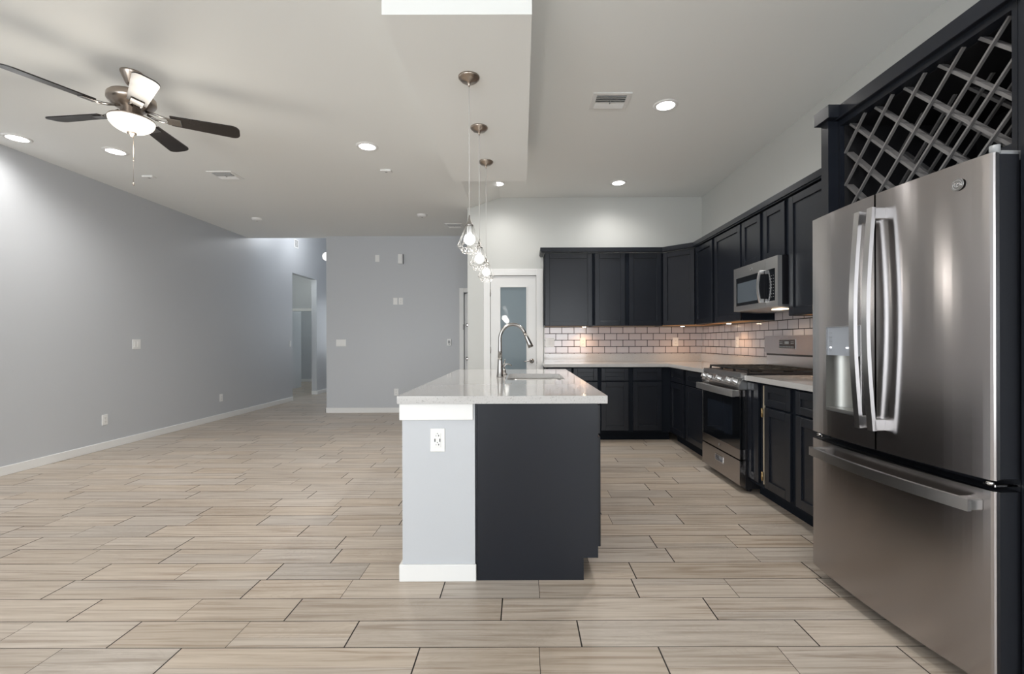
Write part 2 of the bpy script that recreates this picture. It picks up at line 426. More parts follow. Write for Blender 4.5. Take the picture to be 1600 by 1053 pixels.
# ------------------------------------------------------------------ doors
def pantry_door():
    y = YK
    m = MB(); cw = .085; ct = .018
    m.box(D1a - cw, D1a, y - ct, y, 0, D1z + cw, .003); m.box(D1b, D1b + cw, y - ct, y, 0, D1z + cw, .003); m.box(D1a, D1b, y - ct, y, D1z, D1z + cw, .003)
    m.box(D1a, D1a + .004, y, y + T, 0, D1z); m.box(D1b - .004, D1b, y, y + T, 0, D1z); m.box(D1a, D1b, y + .042, y + T, D1z - .03, D1z); m.box(D1a, D1a + .03, y + .042, y + T, 0, D1z); m.box(D1b - .03, D1b, y + .042, y + T, 0, D1z)
    struct('trim_2', m, M['trim'])
    o = bpy.data.objects.new('door_1', None); COL.objects.link(o); o.location = (D1a, y, 0); o['kind'] = 'structure'
    a, b = D1a + .008, D1b - .008; g0, g1, h0, h1 = -.28, .06, .25, 1.895
    ya, yb = y + .002, y + .038
    m = MB(); m.box(a, g0, ya, yb, .008, D1z - .008); m.box(g1, b, ya, yb, .008, D1z - .008); m.box(g0, g1, ya, yb, .008, h0); m.box(g0, g1, ya, yb, h1, D1z - .008)
    # raised bead round the glass
    for q in ((g0 - .016, g0, h0 - .016, h1 + .016), (g1, g1 + .016, h0 - .016, h1 + .016)): m.box(q[0], q[1], ya - .006, ya, q[2], q[3], .002)
    m.box(g0, g1, ya - .006, ya, h1, h1 + .016, .002); m.box(g0, g1, ya - .006, ya, h0 - .016, h0, .002)
    leaf = m.build('door_leaf', M['doorw'], o, world=True)
    B(g0, g1, ya + .012, ya + .02, h0, h1).build('glass_pane', M['frost'], leaf, world=True)
    for z in (1.82, 1.07, .25):
        MB().lathe([(.006, -.045), (.006, .045)], (D1a + .003, y - .004, z), 10).build('hinge', M['nickel'], o, world=True)
    hx, hz = .13, .924
    m = MB().lathe([(.031, 0), (.031, -.006), (.025, -.014), (.011, -.02), (.011, -.048)], (hx, ya, hz), 24, 'y')
    pts = [(hx + .004, ya - .048, hz), (hx - .03, ya - .052, hz + .006), (hx - .06, ya - .052, hz + .001), (hx - .085, ya - .05, hz - .004), (hx - .105, ya - .047, hz - .003)]
    m.tube(pts, .008, 10, radii=[.011, .009, .007, .0065, .005])
    m.build('lever_handle', M['nickel'], o, world=True)
    B(D1b - .006, D1b + .001, y - .003, y + .01, .89, .955).build('strike_plate', M['nickel'], o, world=True)
pantry_door()
def back_door():
    y = YL; cw = .075
    m = MB(); m.box(D2a - cw, D2a, y - .018, y, 0, D2z + cw, .003); m.box(D2a, D2b + cw, y - .018, y, D2z, D2z + cw, .003); m.box(D2b, D2b + cw, y - .018, y, 0, D2z, .003)
    m.box(D2a, D2a + .03, y + .078, y + T, 0, D2z); m.box(D2a, D2b, y + .078, y + T, D2z - .04, D2z)
    struct('trim_3', m, M['trim'])
    o = bpy.data.objects.new('door_2', None); COL.objects.link(o); o.location = (D2a, y, 0); o['kind'] = 'structure'
    MB().box(D2a + .006, D2b - .005, y + .03, y + .075, .01, D2z - .02).build('door_leaf', M['doorw'], o, world=True)
    MB().lathe([(.028, 0), (.028, -.008), (.010, -.02), (.012, -.04), (.026, -.05), (.026, -.066), (.012, -.075)], (-.912, y + .03, .898), 20, 'y').build('door_knob', M['nickel'], o, world=True)
    MB().lathe([(.028, 0), (.026, -.018), (.012, -.024)], (-.912, y + .03, 1.46), 20, 'y').build('deadbolt', M['nickel'], o, world=True)
    B(D2a - .012, D2a + .004, y - .022, y + .01, 1.38, 1.47).build('latch_plate', M['ribgrey'], o, world=True)
back_door()

# ------------------------------------------------------------------ cabinets (local: x along the front, -y out, z up)
def shaker(m, x0, x1, z0, z1, yf=-.02, t=.019, rail=.057, rec=.012, bev=.0022):
    m.box(x0, x0 + rail, yf, yf + t, z0, z1, bev); m.box(x1 - rail, x1, yf, yf + t, z0, z1, bev)
    m.box(x0 + rail, x1 - rail, yf, yf + t, z1 - rail, z1, bev); m.box(x0 + rail, x1 - rail, yf, yf + t, z0, z0 + rail, bev)
    m.box(x0 + rail - .002, x1 - rail + .002, yf + rec, yf + t, z0 + rail - .002, z1 - rail + .002)
    return m
def drawer_front(m, x0, x1, z0, z1, yf=-.02):
    return shaker(m, x0, x1, z0, z1, yf, rail=.048)
def base_cabinet(loc, rz, w_, fronts, label, depth=.606, toe=.10, name='base_cabinet', h=.876, hollow=False):
    t = thing(name, label, 'cabinet', loc, rz)
    prof = [(0, toe), (0, h), (depth, h), (depth, 0), (.075, 0), (.075, toe)]
    if hollow:
        m = MB(); e = .018
        m.prism(prof, 'x', .0008, e); m.prism(prof, 'x', w_ - e, w_ - .0008); m.box(e, w_ - e, 0, e, toe, .14); m.box(e, w_ - e, 0, e, .70, .718); m.box(e, w_ - e, 0, e, .862, h)
        m.box(e, w_ - e, depth - .006, depth, 0, h); m.box(e, w_ - e, e, depth - .006, toe, toe + e); m.box(e, w_ - e, .075, .085, 0, toe)
        m.build('body', M['cab'], t)
    else: MB().prism(prof, 'x', .0008, w_ - .0008).build('body', M['frame'], t)
    for kind, a, b, c, d in fronts:
        if kind == 'door': shaker(MB(), a, b, c, d).build('door', M['cab'], t)
        else: drawer_front(MB(), a, b, c, d).build('drawer', M['cab'], t)
    return t
DR = (.715, .862); DO = (.125, .70)
def stack(a, b): return [('drawer', a, b, *DR), ('door', a, b, *DO)]
YB = YK - .61       # face-frame plane of the back run
XB = XR - .61       # face-frame plane of the right run
# back run (rot 0): x from .285
base_cabinet((.285, YB, 0), 0, .635, stack(.03, .30) + stack(.325, .61), 'dark navy base cabinet under the back worktop, next to the glazed pantry door')
base_cabinet((.92, YB, 0), 0, .846, stack(.018, .34) + stack(.395, .733), 'dark navy corner base cabinet of the back run, two doors under two drawers')
# blind corner box keeps the worktop carried
# right run (rot -90): local x runs towards the camera
base_cabinet((XB, YB - .0, 0), -PI / 2, 1.155, stack(.045, .475) + stack(.555, 1.10), 'dark navy base cabinet between the room corner and the gas range')
base_cabinet((XB, 3.600, 0), -PI / 2, .20, [('door', .0, .165, .131, .862)], 'narrow dark cabinet with one full-height door right beside the range')
nb = base_cabinet((XB, 3.398, 0), -PI / 2, .92, stack(.05, .37) + stack(.43, .90), 'dark navy base cabinet running from the brass hinges to the refrigerator')
MB().box(.020, .027, -.014, 0, .14, .855).build('edge_strip', M['beige'], nb, label='bare beige edge strip')
for z in (.66, .20):
    mm = MB().box(.012, .034, -.026, -.018, z - .03, z + .03, .002); mm.lathe([(.006, -.032), (.006, .032)], (.034, -.027, z), 10)
    mm.build('hinge', M['brass'], nb, label='brass hinge')

# upper cabinets
ZU0, ZU1 = 1.372, 2.286
def upper_cabinet(loc, rz, w_, doors, label, z0=ZU0, z1=ZU1, depth=.302, bottom=True):
    t = thing('wall_cabinet', label, 'cabinet', (loc[0], loc[1], z0), rz)
    hh = z1 - z0
    MB().box(.0008, w_ - .0008, 0, depth, .012 if bottom else 0, hh).build('body', M['frame'], t)
    if bottom:
        m = MB(); m.box(.0008, w_ - .0008, 0, .018, 0, .012); m.box(.0008, .016, .018, depth, 0, .012); m.box(w_ - .016, w_ - .0008, .018, depth, 0, .012)
        m.build('bottom_rail', M['cab'], t)
        B(.016, w_ - .016, .018, depth, .006, .012).build('bottom_panel', M['wood'], t, label='unpainted wood underside')
    for a, b in doors: shaker(MB(), a, b, .004, hh - .010).build('door', M['cab'], t)
    return t
YU = YK - .305; XU = XR - .305
upper_cabinet((.285, YU), 0, .61, [(.006, .594)], 'dark wall cabinet with one wide door, leftmost above the backsplash')
upper_cabinet((.896, YU), 0, .870, [(.018, .395), (.445, .846)], 'dark two-door wall cabinet on the back wall, left of the angled corner cabinet')
upper_cabinet((XU, YK - .61), -PI / 2, 1.157, [(.02, .500), (.566, 1.142)], 'tall dark two-door wall cabinet between the angled corner unit and the microwave')
upper_cabinet((XU, 4.35), -PI / 2, .75, [(.02, .352), (.406, .724)], 'short dark two-door wall cabinet directly above the microwave', z0=1.852, bottom=False)
upper_cabinet((XU, 3.60), -PI / 2, 1.12, [(.03, .55), (.57, 1.10)], 'tall dark wall cabinet between the microwave and the wine rack')
# diagonal corner cabinet
t = thing('corner_wall_cabinet', 'angled dark wall cabinet set across the corner of the kitchen', 'cabinet', (XR - .61, YU, ZU0))
c = .003
poly = [(XR - .61 + c, YU + c), (XU + c * 0, YK - .61 + c), (XR - .003, YK - .61 + c), (XR - .003, YK - .003), (XR - .61 + c, YK - .003)]
m = MB().prism(poly, 'z', ZU0 + .012, ZU1); m.build('body', M['frame'], t, world=True)
MB().prism(poly, 'z', ZU0 + .004, ZU0 + .012).build('bottom_panel', M['wood'], t, world=True, label='unpainted wood underside')
dl = math.hypot(.305, .305)
m = shaker(MB(), .014, dl - .014, .004, ZU1 - ZU0 - .010)
m.bm.transform(Matrix.Rotation(-PI / 4, 4, 'Z')); m.build('door', M['cab'], t)

# crown moulding over the upper cabinets (mitred strip following the fronts)
def offset_strip(path, o1, o2):
    """path points of the cabinet front from left to right; offsets towards the room"""
    def off(o):
        out = []
        n = len(path)
        for i, p in enumerate(path):
            ns = []
            if i > 0: d = Vector(path[i]) - Vector(path[i - 1]); ns.append(Vector((d.y, -d.x)).normalized())
            if i < n - 1: d = Vector(path[i + 1]) - Vector(path[i]); ns.append(Vector((d.y, -d.x)).normalized())
            if len(ns) == 2:
                b = (ns[0] + ns[1]).normalized(); k = o / b.dot(ns[0]); out.append(Vector(p) + b * k)
            else: out.append(Vector(p) + ns[0] * o)
        return out
    a = off(o1); b = off(o2)
    return [tuple(v) for v in a] + [tuple(v) for v in reversed(b)]
path = [(.270, YK - .004), (.270, YU - .006), (XR - .612, YU - .006), (XU - .006, YK - .612), (XU - .006, 2.503)]
m = MB().prism(offset_strip(path, .038, -.012), 'z', 2.300, 2.348)
m.prism(offset_strip(path, .026, -.012), 'z', 2.2885, 2.300)
tag(m.build('crown_moulding', M['cab']), 'dark flat crown moulding running along the tops of the wall cabinets', 'moulding')

# ------------------------------------------------------------------ worktops
def counter_runs():
    t = thing('worktop', 'L-shaped white quartz worktop along the back and right walls up to the range', 'worktop', (.265, YK - .65, .877))
    poly = [(.265, YK - .004), (.265, YK - .655), (XR - .655, YK - .655), (XR - .655, 4.357), (XR - .004, 4.357), (XR - .004, YK - .004)]
    MB().prism(poly, 'z', .877, .914).build('slab', M['quartz'], t, world=True)
    MB().box(.290, XR - .004, YK - .024, YK - .004, .914, 1.016, .001).box(XR - .024, XR - .004, 4.357, YK - .024, .914, 1.016, .001).build('upstand', M['quartz'], t, world=True)
    t = thing('worktop', 'short white quartz worktop between the gas range and the refrigerator', 'worktop', (XR - .65, 2.48, .877))
    MB().box(XR - .655, XR - .004, 2.482, 3.597, .877, .914, .001).build('slab', M['quartz'], t, world=True)
    MB().box(XR - .024, XR - .004, 2.482, 3.597, .914, 1.016, .001).build('upstand', M['quartz'], t, world=True)
counter_runs()
struct('wall_backsplash_back', MB().box(.300, XR - .0005, YK - .008, YK - .0005, 1.0165, 1.37), M['tile_b']).location = (0, 0, 0)
struct('wall_backsplash_right', MB().box(XR - .008, XR - .0005, 2.5, YK - .0085, 1.0165, 1.37).box(XR - .008, XR - .0005, 3.602, 4.348, 1.37, 1.85).box(XR - .008, XR - .0005, 3.602, 4.348, .914, 1.016), M['tile_r'])

# ------------------------------------------------------------------ island
IY0, IY1 = 2.298, 4.42; IX0, IXM, IX1 = -.593, -.234, .375
struct('wall_island', B(IX0, IXM, IY0, IY1, 0, .876), M['wall'])
m = MB(); m.box(IX0 - .014, IXM + .006, IY0 - .014, IY0, 0, .083, .003); m.box(IX0 - .014, IX0, IY0, IY1 + .014, 0, .083, .003); m.box(IX0, IXM, IY1, IY1 + .014, 0, .083, .003)
struct('baseboard_island', m, M['trim'])
m = MB(); m.box(IX0 - .012, IXM - .008, IY0 - .012, IY0, .795, .876, .002); m.box(IX0 - .012, IX0, IY0, IY1 + .012, .795, .876, .002)
struct('trim_4', m, M['trim'])
ws = [(2.320, .78, 'three', 'dark island cabinet nearest the camera, facing the range aisle'),
      (3.101, .84, 'doors', 'dark island sink cabinet, beneath the basin'),
      (3.942, .476, 'three', 'dark island cabinet at the far end, facing the back run')]
for y, w_, kind, lab in ws:
    fr = stack(.02, w_ - .02) if kind == 'three' else [('door', .02, w_ / 2 - .004, *DO), ('door', w_ / 2 + .004, w_ - .02, *DO), ('drawer', .02, w_ - .02, *DR)]
    fr = [(k, a, b, (.147 if k == 'door' else c), d) for k, a, b, c, d in fr]
    t = base_cabinet((IX1, y, 0), PI / 2, w_, fr, lab, toe=.11, hollow=(kind == 'doors'))
    if y < 2.4:
        # flush end panel with its toe notch, and the scribe strip against the knee wall
        MB().prism([(IX1, .11), (IX1, .876), (-.222, .876), (-.222, 0), (IX1 - .072, 0), (IX1 - .072, .11)], 'y', IY0, 2.3195).build('end_panel', M['cab'], t, world=True)
        B(-.2335, -.2235, IY0 + .004, 2.3195, 0, .876).build('scribe_strip', M['cab'], t, world=True)
def rrect(x0, x1, y0, y1, r, n=8):
    pts = []
    for cx, cy, a in ((x1 - r, y1 - r, 0), (x0 + r, y1 - r, 90), (x0 + r, y0 + r, 180), (x1 - r, y0 + r, 270)):
        for i in range(n + 1):
            t = R(a + 90 * i / n); pts.append((cx + r * math.cos(t), cy + r * math.sin(t)))
    return pts
def slab_with_hole(outer, hole, z0, z1):
    m = MB(); bm = m.bm; es = []; loops = []
    for pts in (outer, hole):
        vs = [bm.verts.new((x, y, z1)) for x, y in pts]; loops.append(vs)
        es += [bm.edges.new((vs[i], vs[(i + 1) % len(vs)])) for i in range(len(vs))]
    r = bmesh.ops.triangle_fill(bm, use_beauty=True, use_dissolve=False, edges=es)
    fs = [g for g in r['geom'] if isinstance(g, bmesh.types.BMFace)]
    low = {}
    for vs in loops:
        for v in vs: low[v] = bm.verts.new((v.co.x, v.co.y, z0))
    for f in fs: bm.faces.new([low[v] for v in reversed(f.verts)])
    for vs in loops:
        for i in range(len(vs)):
            a, b = vs[i], vs[(i + 1) % len(vs)]; bm.faces.new((a, b, low[b], low[a]))
    bmesh.ops.recalc_face_normals(bm, faces=bm.faces[:])
    return m
SX0, SX1, SY0, SY1 = -.105, .305, 3.20, 3.84
hole = rrect(SX0, SX1, SY0, SY1, .07)
outer = [(-.612, 2.270), (.418, 2.270), (.418, 4.450), (-.612, 4.450)]
o = slab_with_hole(outer, hole, .877, .915).build('worktop', M['quartz'])
tag(o, 'white speckled quartz island worktop with a cut-out for the sink', 'worktop')
t = thing('sink', 'undermount stainless steel sink basin in the island worktop', 'sink', ((SX0 + SX1) / 2, (SY0 + SY1) / 2, .70))
# basin
m = MB(); bm = m.bm; rings = []
for (ins, z, r) in ((-.018, .8765, .08), (-.004, .8765, .072), (0, .872, .07), (.004, .76, .065), (.02, .71, .06), (.05, .70, .05)):
    rings.append([bm.verts.new((x, y, z)) for x, y in rrect(SX0 + ins, SX1 - ins, SY0 + ins, SY1 - ins, r)])
for a, b in zip(rings, rings[1:]):
    for i in range(len(a)):
        f = bm.faces.new((a[i], a[(i + 1) % len(a)], b[(i + 1) % len(a)], b[i])); f.smooth = True
bm.faces.new(rings[-1])
M['sinksteel'] = pmat('sink_steel', (.62, .61, .60), .28, 1.)
m.build('basin', M['sinksteel'], t, world=True)
MB().lathe([(.045, 0), (.045, .003), (.03, .002)], ((SX0 + SX1) / 2, (SY0 + SY1) / 2, .7005), 24).build('drain', M['chrome'], t, world=True)

def faucet():
    fx, fy = -.165, 3.50; z = .915
    t = thing('faucet', 'tall brushed steel gooseneck pull-down faucet beside the island sink', 'faucet', (fx, fy, z))
    MB().lathe([(.027, 0), (.027, .006), (.0245, .012), (.021, .05), (.0175, .12), (.0158, .165)], (0, 0, 0), 28).build('body', M['nickel'], t)
    pts = []; rad = []
    pts += [(0, 0, .15), (0, 0, .20), (0, 0, .245)]; rad += [.0166, .0150, .0135]
    cx, cz, rr = .098, .285, .098
    for i in range(0, 19):
        a = PI - i * (PI * .88) / 18
        pts.append((cx + rr * math.cos(a), 0, cz + rr * 1.12 * math.sin(a))); rad.append(.0125)
    MB().tube(pts, .0125, 16, up=(0, 1, 0), radii=rad).build('spout', M['nickel'], t)
    p = Vector(pts[-1]); d = (Vector(pts[-1]) - Vector(pts[-2])).normalized()
    MB().tube([p - d * .004, p + d * .03, p + d * .085, p + d * .112], .015, 18, up=(0, 1, 0), radii=[.0127, .0140, .019, .020]).build('spray_head', M['nickel'], t)
    m = MB().lathe([(.012, 0), (.012, .02)], (0, 0, .075), 14, 'x')
    m.tube([(.018, 0, .075), (.032, 0, .10), (.040, 0, .135)], .005, 10, up=(0, 1, 0), radii=[.008, .006, .004])
    m.build('lever', M['nickel'], t)
    t = thing('soap_dispenser', 'short steel soap dispenser standing on the island worktop behind the faucet', 'dispenser', (-.142, 3.74, z))
    MB().lathe([(.026, 0), (.026, .005), (.015, .010), (.012, .03), (.009, .045)], seg=24).build('base', M['nickel'], t)
    MB().tube([(0, 0, .04), (.002, 0, .07), (.018, 0, .085), (.045, 0, .082), (.06, 0, .070)], .005, 10, up=(0, 1, 0)).build('nozzle', M['nickel'], t)
faucet()

# ------------------------------------------------------------------ wall plates
def plate(kind, loc, rz, label, w_=.072, h=.115, name=None, group=None):
    names = {'outlet': ('wall_outlet', 'outlet'), 'switch': ('light_switch', 'switch'), 'blank': ('wall_plate', 'wall plate'), 'gfci': ('wall_outlet', 'outlet')}
    nm, cat = names[kind]
    t = thing(nm, label, cat, loc, rz, group)
    B(-w_ / 2, w_ / 2, -.006, 0, -h / 2, h / 2, bev=.002).build('cover', M['plastic'], t)
    if kind == 'outlet':
        m = MB(); m.box(-.017, .017, -.0085, -.006, -.035, .035, .0015); m.build('receptacle', M['plastic'], t)
        for zc in (-.02, .02):
            m = MB()
            for x in (-.006, .006): m.box(x - .001, x + .001, -.0088, -.0084, zc - .004, zc + .005)
            m.box(-.002, .002, -.0088, -.0084, zc - .011, zc - .008)
            m.build('socket_slots', M['plasticd'], t)
    elif kind == 'gfci':
        m = MB(); m.box(-.017, .017, -.0085, -.006, -.035, .035, .0015); m.build('receptacle', M['plastic'], t)
        m = MB()
        for zc in (-.022, .022):
            m.box(-.008, -.0062, -.0088, -.0084, zc - .003, zc + .004); m.box(.004, .008, -.0088, -.0084, zc - .003, zc + .005); m.box(-.002, .002, -.0088, -.0084, zc + .009, zc + .013)
        m.box(-.0145, -.0095, -.0088, -.0084, -.008, .008); m.box(.0095, .0145, -.0088, -.0084, -.008, .008)
        m.build('slots', M['plasticd'], t)
    elif kind == 'switch':
        n = max(1, round(w_ / .055)) if w_ > .08 else 1
        for i in range(n):
            x = (i - (n - 1) / 2) * .046
            B(x - .0165, x + .0165, -.0095, -.006, -.033, .033, bev=.0015).build('rocker', M['plastic'], t)
    return t
plate('gfci', (-.4175, IY0, .695), 0, 'white double outlet with charging ports on the island end wall')
LW = PI / 2
plate('switch', (XL, 5.566, 1.162), LW, 'square white double switch plate on the left grey wall', w_=.118)
plate('outlet', (XL, 5.14, .328), LW, 'white outlet low on the left wall, nearer the camera')
plate('outlet', (XL, 7.13, .331), LW, 'white outlet low on the left wall, farther away near the hall')
sB = 93.6
def bw(x, y): return (x - 815.4) / sB, YL, 1.181 + (533.5 - y) / sB
plate('switch', bw(533, 535), 0, 'wide white triple switch plate on the far wall beside the hall corner', w_=.165)
plate('outlet', bw(626.5, 470), 0, 'right plate of the pair halfway up the far wall, with dark sockets')
plate('blank', bw(618, 470), 0, 'left plate of the pair halfway up the far wall, blank white')
plate('outlet', bw(619, 612), 0, 'white outlet low on the far wall just above the island corner')
plate('blank', bw(590, 403), 0, 'small blank white plate high on the far wall')
t = thing('thermostat', 'small white thermostat on the far wall left of the door', 'thermostat', bw(702, 534.5))
B(-.036, .036, -.02, 0, -.058, .058, bev=.004).build('housing', M['plastic'], t); B(-.018, .018, -.021, -.0195, -.02, .03).build('screen', M['plasticg'], t)
B(-.010, .010, -.0215, -.0198, -.04, -.032).build('button', M['plasticd'], t)
t = thing('door_chime', 'white rectangular door chime box high on the far wall', 'door chime', bw(627, 404.5))
B(-.042, .034, -.045, 0, -.08, .08, bev=.005).build('cover', M['plastic'], t); B(.034, .046, -.045, 0, -.08, .08, bev=.002).build('side_grille', M['ribgrey'], t)
sK = 118.6
plate('switch', ((859 - 815.4) / sK + .0, YK - .0085, 1.166), 0, 'white double switch plate on the tiles next to the pantry door', w_=.118)
plate('outlet', ((910.5 - 815.4) / sK, YK - .0085, 1.166), 0, 'white outlet on the back tiles under the leftmost wall cabinet')
plate('outlet', ((1055 - 815.4) / sK, YK - .0085, 1.170), 0, 'white outlet on the back tiles close to the room corner')
plate('outlet', (XR - .0085, 5.10, 1.17), -PI / 2, 'white outlet on the right-hand tiles left of the range')
plate('switch', (XL, 9.26, 1.15), LW, 'narrow switch plate on the left wall at the opening edge')

# ------------------------------------------------------------------ gas range
def gas_range():
    t = thing('gas_range', 'freestanding stainless gas range with black oven door and cast-iron grates', 'stove', (1.687, 4.347, 0), -PI / 2)
    W = .744
    B(.002, W - .002, .046, .672, .03, .905).build('body', M['blk'], t)
    for x in (.06, W - .06):
        for y in (.10, .60): MB().lathe([(.02, 0), (.02, .03)], (x, y, 0), 12).build('foot', M['blk'], t)
    # storage drawer with a recessed pull
    z0, z1 = .057, .247; a, b, c, d = .295, .445, .155, .200
    m = MB(); m.box(0, a, 0, .044, z0, z1); m.box(b, W, 0, .044, z0, z1); m.box(a, b, 0, .044, z0, c); m.box(a, b, 0, .044, d, z1)
    dr = m.build('storage_drawer', M['steel'], t)
    m = MB(); m.box(a, b, .03, .044, c, d); m.build('pull_recess', M['ribgrey'], dr)
    m = MB(); m.box(a - .006, b + .006, -.004, 0, d, d + .006, .001); m.box(a - .006, b + .006, -.004, 0, c - .006, c, .001); m.box(a - .006, a, -.004, 0, c, d); m.box(b, b + .006, -.004, 0, c, d)
    m.build('pull_rim', M['chrome'], dr)
    # oven door
    m = MB(); m.box(0, W, 0, .044, .258, .336, .002); m.box(0, W, 0, .044, .745, .800, .002); m.box(0, .010, 0, .044, .336, .745)
    dd = m.build('oven_door', M['steel'], t)
    B(.010, W, .001, .044, .336, .745).build('door_glass', M['blackg'], dd)
    B(.13, W - .13, -.0005, .001, .42, .66).build('oven_window', pmat('oven_window', (.012, .016, .024), .05), dd)
    badge(dd, (W / 2, -.001, .297), .013)
    prof = [(-.012, -.026), (.012, -.026), (.014, .026), (-.010, .026)]
    m = MB(); pts = [(.0 + (W) * i / 20, -.046 - .010 * math.sin(PI * i / 20), .772) for i in range(21)]
    m.tube(pts, 1, prof=prof, smooth=False); m.box(.004, .05, -.05, 0, .748, .796, .003); m.box(W - .05, W - .004, -.05, 0, .748, .796, .003)
    m.build('door_handle', M['steelm'], dd)
    # vent louvres above the door
    m = MB()
    for k in range(6): m.box(.05 + k * .11, .14 + k * .11, -.001, .004, .806, .812); m.box(.05 + k * .11, .14 + k * .11, -.001, .004, .816, .822)
    m.build('vent_louvre', M['blk'], t)
    # sloped knob panel
    prof = [(0, .803), (-.006, .826), (.024, .888), (.06, .888), (.06, .803)]
    p = MB().prism(prof, 'x', .0, W).build('control_panel', M['steelb'], t)
    dirn = Vector((0, -.062, .030)).normalized()
    for x in (.07, .175, W / 2, W - .175, W - .07):
        m = MB().lathe([(.027, 0), (.027, .006), (.021, .010), (.019, .036), (.016, .040)], (0, 0, 0), 24)
        m.box(-.005, .005, -.02, .02, .036, .046, .002)
        q = Vector((0, 0, 1)).rotation_difference(dirn).to_matrix().to_4x4()
        m.bm.transform(Matrix.Translation((x, .008, .856)) @ q); m.build('knob', M['steelb'], t)
    m = MB().box(0, W, .012, .06, .890, .930, .004); m.build('front_trim', M['steelb'], t)
    m = MB(); m.box(.0, W, .06, .60, .905, .932, .003)
    ct = m.build('cooktop', M['blk'], t)
    for (x, y, r) in ((.14, .20, .045), (.14, .46, .038), (W / 2, .33, .05), (W - .14, .20, .045), (W - .14, .46, .035)):
        MB().lathe([(r, 0), (r, .012), (r * .8, .014), (r * .8, .020), (r * .5, .022)], (x, y, .932), 24).build('burner', M['iron'], t)
    for k in range(3):
        x0 = .012 + k * .242; x1 = x0 + .236; y0, y1 = .075, .585; z = .958; bb = .006
        m = MB()
        for (p, q) in (((x0, y0), (x1, y0)), ((x0, y1), (x1, y1)), ((x0, y0), (x0, y1)), ((x1, y0), (x1, y1)), ((x0, (y0 + y1) / 2), (x1, (y0 + y1) / 2)), (((x0 + x1) / 2, y0), ((x0 + x1) / 2, y1))):
            m.box(p[0] - bb, q[0] + bb, p[1] - bb, q[1] + bb, z - .010, z + .004, .002)
        for yy in (.20, .46):
            m.box(x0, x0 + .075, yy - .005, yy + .005, z - .010, z + .006, .002); m.box(x1 - .075, x1, yy - .005, yy + .005, z - .010, z + .006, .002)
        for (px, py) in ((x0, y0), (x1, y0), (x0, y1), (x1, y1)): m.box(px - .007, px + .007, py - .007, py + .007, .932, z - .009)
        m.build('grate', M['iron'], t)
    B(.004, W - .004, .602, .668, .905, 1.066).build('back_riser', M['steelb'], t)
    B(.006, W - .006, .600, .602, 1.050, 1.066).build('shadow_slot', M['blk'], t)
    pr = [(x, z) for x, z in rrect(-.004, W + .004, 1.066, 1.226, .022)]
    m = MB().prism(pr, 'y', .586, .660); g = m.build('backguard', M['steel'], t)
    # curved brow
    z0, z1 = 1.108, 1.196
    B(.249, .494, .583, .586, z0 + .004, z1 - .004, bev=.001).build('display_rim', M['steelb'], g)
    m = B(.252, .491, .5815, .583, z0 + .007, z1 - .007); ds = m.build('display', M['blackg'], g)
    m = MB()
    random.seed(3)
    for i in range(9): m.box(.262 + i * .024, .276 + i * .024, .5808, .5815, 1.124, 1.132)
    for i in (0, 1, 7, 8): m.box(.262 + i * .024, .278 + i * .024, .5808, .5815, 1.156, 1.162); m.box(.262 + i * .024, .276 + i * .024, .5808, .5815, 1.172, 1.176)
    for i in range(4): m.box(.34 + i * .016, .349 + i * .016, .5808, .5815, 1.152, 1.176)
    m.build('display_text', M['lcd'], ds)
def badge(parent, c, r, tilt=0.):
    """round monogram badge facing -y"""
    x, y, z = c
    m = MB().lathe([(r, 0), (r, -.002), (r * .92, -.003), (r * .86, -.002)], (x, y, z), 28, 'y')
    o = m.build('badge', M['badge'], parent)
    m = MB(); k = r
    ring = [(x + k * .72 * math.cos(a * PI / 12), y - .0032, z + k * .72 * math.sin(a * PI / 12)) for a in range(25)]
    m.tube(ring, k * .045, 6, up=(0, 1, 0))
    def curl(cx, cz, s, fl):
        pts = []
        for i in range(26):
            a = i / 25; th = (-.3 + a * 2.0) * PI; rr = s * (.35 + .65 * a)
            pts.append((x + (cx + fl * rr * math.cos(th)) * k, y - .0032, z + (cz + rr * math.sin(th)) * k))
        m.tube(pts, k * .05, 6, up=(0, 1, 0))
    curl(-.24, .05, .34, 1); curl(.24, -.02, .34, -1)
    m.tube([(x - .1 * k, y - .0032, z + .05 * k), (x - .02 * k, y - .0032, z - .35 * k), (x - .3 * k, y - .0032, z - .45 * k)], k * .05, 6, up=(0, 1, 0))
    m.tube([(x + .08 * k, y - .0032, z), (x + .42 * k, y - .0032, z + .03 * k)], k * .05, 6, up=(0, 1, 0))
    m.build('monogram', M['chrome'], o)
gas_range()

